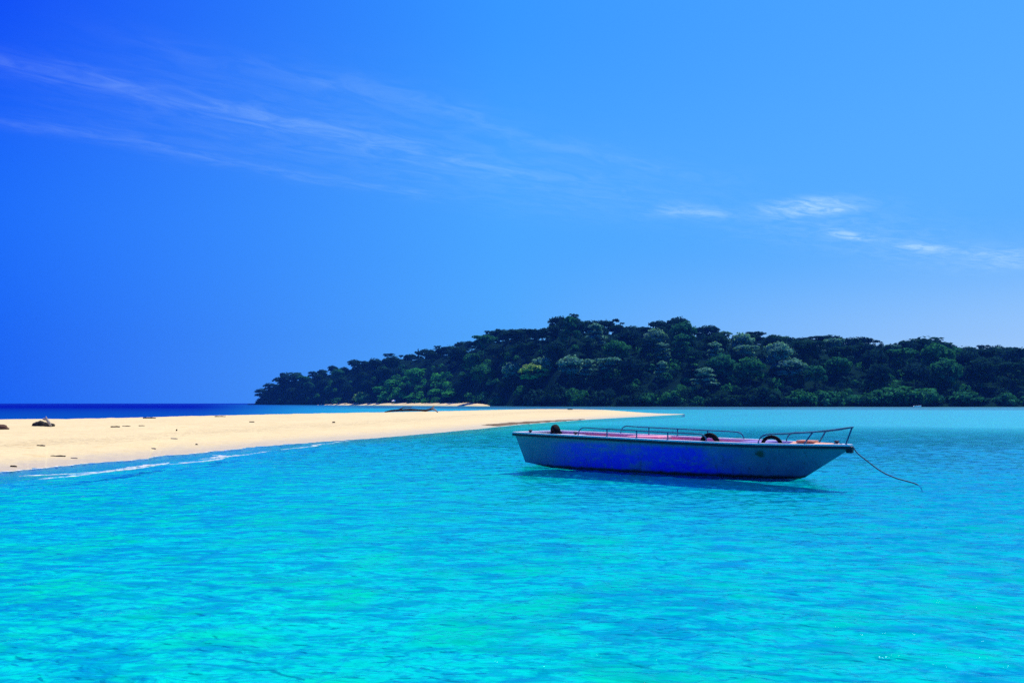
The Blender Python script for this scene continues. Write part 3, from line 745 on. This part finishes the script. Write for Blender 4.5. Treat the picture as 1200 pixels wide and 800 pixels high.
def wreck():
    p = on_sand(51, 499.2); s = p.y/FPX; r = empty('beach_rock', p); tag(r, 'dark low rock on the sand with a bleached branch against its right side', 'rock')
    b = MB(); rock_mesh(b, (-4*s, 0, .08), .44, 4.2, (.88, .7, .48)); rock_mesh(b, (4*s, .1, .02), .4, 9.1, (.95, .8, .48)); b.build('rock_body', ROCKM, r)
    b = MB(); rough_tube(b, [(3*s, -.3, .42), (8*s, -.4, .40), (11*s, -.42, .2), (14*s, -.45, -.02)], [.06, .085, .08, .05], 8, .3, 1); rough_tube(b, [(8*s, -.4, .4), (6*s, -.3, .56)], [.05, .03], 7, .3, 4); b.build('branch', BLEACH, r)
wreck()
def edge_rock():
    p = on_sand(-2, 502.8); r = empty('beach_rock', p); tag(r, 'reddish brown rock cut by the left edge of the photo, on the sand', 'rock')
    b = MB(); rock_mesh(b, (0, 0, .06), .42, 2.2, (1.1, .8, .5)); b.build('rock_body', BROWN, r)
edge_rock()
STK = [((135, 500.4), 11, .04, 'dark stick lying right of the dark rock, larger of two end to end', WOOD, 4), ((148, 499.6), 10, .03, 'thin dark stick at the right end of the larger stick', WOOD, 0), ((166, 499), 7, .03, 'small brown stick right of the two end-to-end sticks', WOOD, 10),
       ((175, 490.1), 15, .055, 'dark driftwood piece on the sand crest, larger of the two against the blue sea', WOOD, 3), ((258, 488.2), 13, .05, 'dark driftwood piece on the sand crest, right-hand one against the blue sea', WOOD, 6),
       ((295, 494.6), 6, .05, 'small dark twig high on the sand, below the left headland', WOOD, 0), ((391, 495.2), 4, .06, 'tiny dark lump on the sand below the cove beach', WOOD, 40),
       ((48, 522.4), 10, .025, 'thin stick on the sand straight below the dark rock', WOOD, 5), ((68, 534.6), 18, .022, 'long thin brown stick close to the water, lower left of the sand', WOOD, -6), ((87, 537), 8, .02, 'short twig just right of the long thin stick by the water', BLEACH, -9), ((16, 546.8), 8, .025, 'little dark twig nearest the camera at the lower left sand edge', WOOD, 8),
       ((204, 514.2), 8, .03, 'brown twig in the middle of the sand below the crest pieces', BLEACH, -10), ((230, 521), 3, .035, 'dark pebble-sized lump near the lagoon edge of the sand', WOOD, 30), ((180, 526), 5, .03, 'tan twig near the lagoon edge, left of the pebble-sized lump', BLEACH, 0), ((207, 505), 3, .04, 'short upright stub of wood high on the sand', WOOD, 80), ((668, 479.9), 6, .16, 'dark lump on the far sand behind the boat stern', WOOD, 4)]
for (px, py), w, rad, lab, m_, ang in STK:
    p = on_sand(px, py)
    if p is None: continue
    s = p.y/FPX; a = R(ang); n = 6; hw = w*s/2
    b = MB(); rough_tube(b, [((-1+2*i/n)*hw*math.cos(a), .1*math.sin(i*1.7)*hw, rad*.5+.03*math.sin(i*2.1)*hw+(abs(ang) > 60)*(i/n)*hw*1.2) for i in range(n+1)], [rad*(.6+.5*math.sin(.4+i*.42)) for i in range(n+1)], 7, .4, px)
    o = b.build('driftwood_stick', m_); o.location = p; tag(o, lab, 'driftwood', 'driftwood bits scattered on the sand')

# ------------------------------------------------------------------ the moored boat
TH = R(40.5); UX = Vector((math.cos(TH), -math.sin(TH), 0)); BO = Vector((.73, 25.8, 0))
boat = empty('moored_boat', BO, -TH)
tag(boat, 'long blue open motorboat with low handrails floating moored beside the sand spit', 'boat')
XS = np.array([0, .02, .25, 1, 2, 3, 4, 5, 5.8, 6.5, 7.1, 7.6, 8.0, 8.35, 8.65, 8.88, 9.0])
def b_(x): return float(np.interp(x, [0, 1, 5.2, 6.2, 6.9, 7.5, 8, 8.5, 8.85, 9.0], [1.02, 1.05, 1.05, 1.0, .9, .74, .55, .31, .12, .045]))
def g_(x): return float(np.interp(x, [0, 2, 5, 7, 9], [.92, .885, .83, .805, .80]))
HULLP = None
def hull_material():
    m, k = mat('weathered_blue_hull_paint'); P = k.tc.outputs['Object']; sp = k.n('ShaderNodeSeparateXYZ'); k.L.new(P, sp.inputs[0]); x, y, z = sp.outputs
    blue = k.m('MULTIPLY', k.mr(x, .8, 2.6), k.mr(x, 7.2, 5.6)); big = k.noise(k.mapping(P, (.8, 1, 2.)), 1.1, 4, .6)
    blue = k.m('MULTIPLY', blue, k.mr(z, .78, .62)); blue = k.m('MULTIPLY', k.mr(big, .30, .55, .25, 1.), blue)
    base = k.mix(k.mr(k.noise(P, 2.2, 5, .6), .35, .7), (.08, .19, .30), (.12, .25, .34))
    blue = k.m('MULTIPLY', blue, k.mr(k.noise(k.mapping(P, (1, 1, 1.3)), 7., 3, .6), .28, .52, .35, 1.)); c = k.mix(blue, base, (.006, .012, .80)); c = k.mix(k.m('MULTIPLY', k.mr(k.noise(k.mapping(P, (3, 3, .6)), 3., 5, .65), .52, .75), .5), c, (.03, .05, .10))
    # greenish scrape, weed near the waterline, rust streaks
    sd = k.m('SQRT', k.m('ADD', k.m('POWER', k.m('SUBTRACT', x, 7.2), 2.), k.m('POWER', k.m('MULTIPLY', k.m('SUBTRACT', z, .58), 1.2), 2.)))
    c = k.mix(k.m('MULTIPLY', k.mr(k.m('ADD', sd, k.m('MULTIPLY', k.m('SUBTRACT', k.noise(P, 9, 3), .5), .12)), .15, .05), .85), c, (.02, .07, .015))
    c = k.mix(k.mr(k.m('ADD', z, k.m('MULTIPLY', k.noise(P, 4, 4), .10)), .16, .08), c, (.014, .024, .018))
    c = k.mix(k.m('MULTIPLY', k.mr(k.noise(k.mapping(P, (5, 5, .5)), 1.6, 5, .7), .58, .72), .6), c, (.10, .05, .03))
    principled(k, c, .42, .4, k.noise(k.mapping(P, (1.2, 1, 1)), 5, 4), .25, .012); return m
HULLP = hull_material()
RUB = paint('dark_rubrail', (.006, .016, .03), (.014, .03, .045), 4., .6)
CAP = paint('white_gunwale_paint', (.74, .70, .74), (.80, .79, .80), 5., .5, (.45, .30, .24))
PINK = paint('faded_red_interior_paint', (.84, .20, .30), (.88, .36, .46), 1.3, .6, (.38, .09, .09))
LILAC = paint('lilac_deck_paint', (.52, .38, .58), (.62, .50, .66), 1.6, .6, (.35, .22, .30))
PURP = paint('purple_locker_paint', (.20, .13, .50), (.28, .20, .58), 2., .55)
ORANGE = paint('orange_foredeck_paint', (.70, .23, .12), (.72, .36, .22), 2.2, .6, (.40, .12, .06))
STEEL = paint('blue_painted_rail', (.02, .11, .20), (.03, .15, .24), 6., .6, None, .15)
RUBBER = paint('black_tyre_rubber', (.004, .004, .007), (.010, .010, .014), 6., .85, None, .1)
def hull():
    V = []; F = []; prof = 0
    for x in XS:
        b = b_(x); g = g_(x)
        # stem line: below it the section closes on the centre line
        kz = float(np.interp(x, [0, .25, 2, 5, 7, 7.6, 7.95, 9.0], [.06, .05, -.10, -.14, -.13, -.09, 0, .70]))
        cz = float(np.interp(x, [0, .25, 1.2, 3, 5, 6.5, 7.4, 7.95, 9.0], [.10, .085, -.01, -.08, -.08, -.05, -.04, .01, .71]))
        cb = float(np.interp(x, [0, 1, 4, 5.5, 6.5, 7.2, 7.7, 7.95, 9.0], [.88, .92, .92, .84, .62, .36, .14, .03, .02]))
        rake = .30*max(0, 1-x/1.2)
        row = []
        for f in (0, .12, .45, .8, 1.):
            yy = b+(cb-b)*(f+.06*math.sin(f*math.pi)); zz = (g-.02)+(cz-(g-.02))*f
            row.append((x+rake*(1-(zz-.05)/.87 if zz < .92 else 0)*(1 if x < 1.2 else 0), yy, zz))
        row.append((row[-1][0], 0., kz))
        full = [(a, -c, d) for a, c, d in row]+[(a, c, d) for a, c, d in row[-2::-1]]
        prof = len(full); V += full
    n = len(XS)
    for i in range(n-1):
        for j in range(prof-1): F.append((i*prof+j, (i+1)*prof+j, (i+1)*prof+j+1, i*prof+j+1))
    F.append(tuple(range(prof)))                         # transom
    F.append(tuple((n-1)*prof+j for j in range(prof-1, -1, -1)))
    o = link('hull', mesh('hull', V, F, True), boat, [HULLP])
    e = o.modifiers.new('split', 'EDGE_SPLIT'); e.split_angle = R(32)
    return o
hull()
def ring(offs_out, offs_in, z0, z1, name, m, xs=None, closed_stern=True, bev=.008):
    """band that follows the gunwale on both sides and across the stern"""
    path = [(x, -1) for x in XS[::-1]]+[(x, 1) for x in XS] if True else None
    P = []
    for x, s in path: P.append((x, s))
    V = []
    nP = len(P)
    for x, s in P:
        b = b_(x); g = g_(x); e = .02 if x > .01 else 0
        o_ = b+offs_out; i_ = max(b-offs_in, .002)
        xo = x-offs_out*(x < .01)+offs_out*1.3*(x > 8.95); xi = x+offs_in*(x < .01)-.1*(x > 8.95)
        V += [(xo, s*o_, g+z0), (xo, s*o_, g+z1), (xi, s*i_, g+z1), (xi, s*i_, g+z0)]
    F = []
    for i in range(nP):
        k2 = (i+1) % nP
        for j in range(4): F.append((i*4+j, i*4+(j+1) % 4, k2*4+(j+1) % 4, k2*4+j))
    me = mesh(name, V, F, False); bm = bmesh.new(); bm.from_mesh(me); bmesh.ops.recalc_face_normals(bm, faces=bm.faces); bm.to_mesh(me); bm.free()
    return bevel(link(name, me, boat, [m]), bev, 2)
ring(.045, .03, -.078, -.012, 'rub_rail', RUB)
ring(.05, .10, -.010, .030, 'gunwale_cap', CAP)
def hull_y(x, z):
    cb = float(np.interp(x, [0, 1, 4, 5.5, 6.5, 7.2, 7.7, 7.95, 9.0], [.88, .92, .92, .84, .62, .36, .14, .03, .02]))
    cz = float(np.interp(x, [0, .25, 1.2, 3, 5, 6.5, 7.4, 7.95, 9.0], [.10, .085, -.01, -.08, -.08, -.05, -.04, .01, .71]))
    f = min(max((g_(x)-z)/max(g_(x)-cz, .05), 0), 1); return b_(x)+(cb-b_(x))*f
def lining():
    """inner skin and deck"""
    for nm, lo, hi, m_ in (('inner_side', .2, 6.3, PINK), ('fore_inner_side', 6.3, 7.75, PURP)):
        xs = [lo]+[x for x in XS if lo < x < hi]+[hi]; V = []; F = []
        for x in xs:
            b, c = b_(x)-.085, max(hull_y(x, .36)-.07, .05); V += [(x, -b, g_(x)-.013), (x, -c, .36), (x, c, .36), (x, b, g_(x)-.013)]
        for i in range(len(xs)-1):
            for j in (0, 2): F.append((i*4+j, i*4+j+1, (i+1)*4+j+1, (i+1)*4+j))
        link(nm, mesh(nm, V, F, True), boat, [m_])
    xs = [.2]+[x for x in XS if .2 < x < 7.75]+[7.75]
    Vd = [v for x in xs for v in ((x, -max(hull_y(x, .36)-.08, .04), .362), (x, max(hull_y(x, .36)-.08, .04), .362))]
    link('deck', mesh('deck', Vd, [(2*i, 2*i+2, 2*i+3, 2*i+1) for i in range(len(xs)-1)], False), boat, [LILAC])
    # stern bulkhead and stern deck
    b = MB(); b.box((.62, 0, .80), (.95, 1.84, .10)); bevel(b.build('stern_deck', LILAC, boat, False), .01)
    # foredeck
    xs2 = [7.72, 7.85, 8.0, 8.35, 8.65, 8.85]; V = []
    for x in xs2:
        w = b_(x)-.095; V += [(x, -max(w, .02), g_(x)-.03), (x, 0, g_(x)+.05), (x, max(w, .02), g_(x)-.03), (x, max(w, .02), g_(x)-.09), (x, -max(w, .02), g_(x)-.09)]
    F = [(i*5+j, (i+1)*5+j, (i+1)*5+(j+1) % 5, i*5+(j+1) % 5) for i in range(len(xs2)-1) for j in range(5)]+[(4, 3, 2, 1, 0)]
    link('foredeck', mesh('foredeck', V, F, False), boat, [ORANGE])
    b = MB(); b.box((8.05, 0, .868), (.4, .36, .05)); bevel(b.build('deck_hatch', ORANGE, boat, False), .012)
    b = MB(); b.box((6.85, 0, .66), (.6, .84, .36)); bevel(b.build('locker', PURP, boat, False), .02)
    for x, m_ in ((2.6, LILAC), (4.7, PINK)):
        b = MB(); b.box((x, 0, .74), (.36, 1.86, .05)); bevel(b.build('thwart', m_, boat, False), .012)
    b = MB(); b.box((3.6, .3, .70), (1.0, .7, .36)); bevel(b.build('engine_box', PINK, boat, False), .03)
lining()
def arc(p0, p1, p2, n=6):
    p0, p1, p2 = map(Vector, (p0, p1, p2)); return [p0.lerp(p1, t).lerp(p1.lerp(p2, t), t) for t in (i/n for i in range(n+1))]
def rails():
    for s in (-1, 1):
        y = lambda x: s*(b_(x)-.03)
        x0, x1 = 2.22, 6.0; h = .23
        r = MB(); pts = arc((x0, y(x0), g_(x0)), (x0+.02, y(x0), g_(x0)+h), (x0+.22, y(x0+.2), g_(x0)+h))
        pts += [Vector((x, y(x), g_(x)+h-.008*(x-x0))) for x in np.linspace(x0+.5, x1-.5, 7)]
        pts += arc((x1-.22, y(x1), g_(x1)+h-.03), (x1-.03, y(x1), g_(x1)+h-.03), (x1, y(x1), g_(x1)))
        r.tube(pts, .0155, 8); rail = r.build('handrail', STEEL, boat)
        for x in (3.15, 4.05, 4.95):
            p = MB(); p.tube([(x, y(x), g_(x)), (x, y(x), g_(x)+h-.008*(x-x0))], .0165, 8); p.lathe([(.04, .018), (.04, .026), (.02, .034)], (x, y(x), g_(x)), 10); p.build('rail_post', STEEL, rail)
    rail = None
    for s in (-1, 1):
        y = lambda x: s*(b_(x)-.03); r = MB(); x0 = 7.2
        pts = arc((x0, y(x0), g_(x0)), (x0+.03, y(x0), g_(x0)+.22), (x0+.24, y(x0+.2), g_(x0)+.235))
        pts += [Vector(p) for p in ((7.75, s*(b_(7.75)-.02), 1.055), (8.35, s*.38, 1.10), (8.75, s*.22, 1.155), (9.02, s*.08, 1.205), (9.1, 0, 1.215))]
        r.tube(pts, .018, 8); rl = r.build('bow_rail', STEEL, boat)
        p = MB(); p.tube([(8.14, s*(b_(8.14)-.03), g_(8.14)), (8.33, s*.385, 1.098)], .018, 8); p.build('rail_post', STEEL, rl)
        rail = rl
    p = MB(); p.tube([(8.93, 0, .80), (9.08, 0, 1.212)], .019, 8); p.build('rail_post', STEEL, rail)
    for x, y_ in ((.55, -.98), (2.05, -.9), (8.72, .04)):
        p = MB(); z = g_(x)+.012; p.lathe([(.035, 0), (.03, .05), (.055, .055), (.06, .08), (.05, .092)], (x, y_, z), 12); p.build('bollard', RUB, boat)
    b = MB(); b.box((9.03, 0, .71), (.14, .13, .15)); bevel(b.build('stem_head', RUB, boat, False), .02)
rails()

def tyre(loc, rz, tilt, R0, r0, label, w=.8):
    """tyre standing with its axle along local Y"""
    nU, nV = 48, 16; V = []; F = []
    for i in range(nU):
        a = 2*math.pi*i/nU
        for j in range(nV):
            t = 2*math.pi*j/nV; ct, st = math.cos(t), math.sin(t)
            rr = R0+r0*math.copysign(abs(ct)**.7, ct)*(1.0 if ct > 0 else .95); yy = r0*w*math.copysign(abs(st)**.7, st)
            if ct > .75 and i % 2: rr -= .010
            V.append((rr*math.cos(a), yy, rr*math.sin(a)))
    for i in range(nU):
        for j in range(nV): F.append((i*nV+j, i*nV+(j+1) % nV, ((i+1) % nU)*nV+(j+1) % nV, ((i+1) % nU)*nV+j))
    o = link('old_tyre', mesh('old_tyre', V, F, True), None, [RUBBER])
    p = BO+Matrix.Rotation(-TH, 3, 'Z') @ Vector(loc); o.location = p; o.rotation_euler = (tilt, 0, -TH+rz)
    tag(o, label, 'tyre', 'old tyres used as boat fenders'); return o
tyre((1.32, -.80, .89), R(-38), R(10), .20, .085, 'fat black tyre at the stern of the blue boat', 1.1)
tyre((5.98, -.80, .80), R(3), R(8), .19, .062, 'round black tyre inside the gunwale amidships, by the end of the long handrail', .8)
tyre((7.38, -.44, .76), R(14), R(10), .215, .045, 'thin black tyre inside the gunwale under the bow railing', .8)

def rope():
    m = paint('grey_mooring_rope', (.07, .10, .12), (.12, .15, .16), 30., .9)
    a = BO+Matrix.Rotation(-TH, 3, 'Z') @ Vector((9.1, 0, .78)); P = [tuple(a)]
    for px, py, f in ((1005, 531, .1), (1017.5, 541, .22), (1032.5, 552, .42), (1050, 560, .68), (1075, 567.5, 1.), (1081, 569, 1.1)):
        D = a.y+(18.95-a.y)*f; P.append((gx(px, D), D, EYE-(py-HOR)*D/FPX))
    P[-1] = (P[-1][0], P[-1][1], -.12)
    Q = curve(P, 50); b = MB(); b.tube([tuple(p) for p in Q], .014, 7)
    tag(b.build('mooring_rope', m), 'thin dark mooring rope sagging from the boat bow into the water', 'rope')
rope()
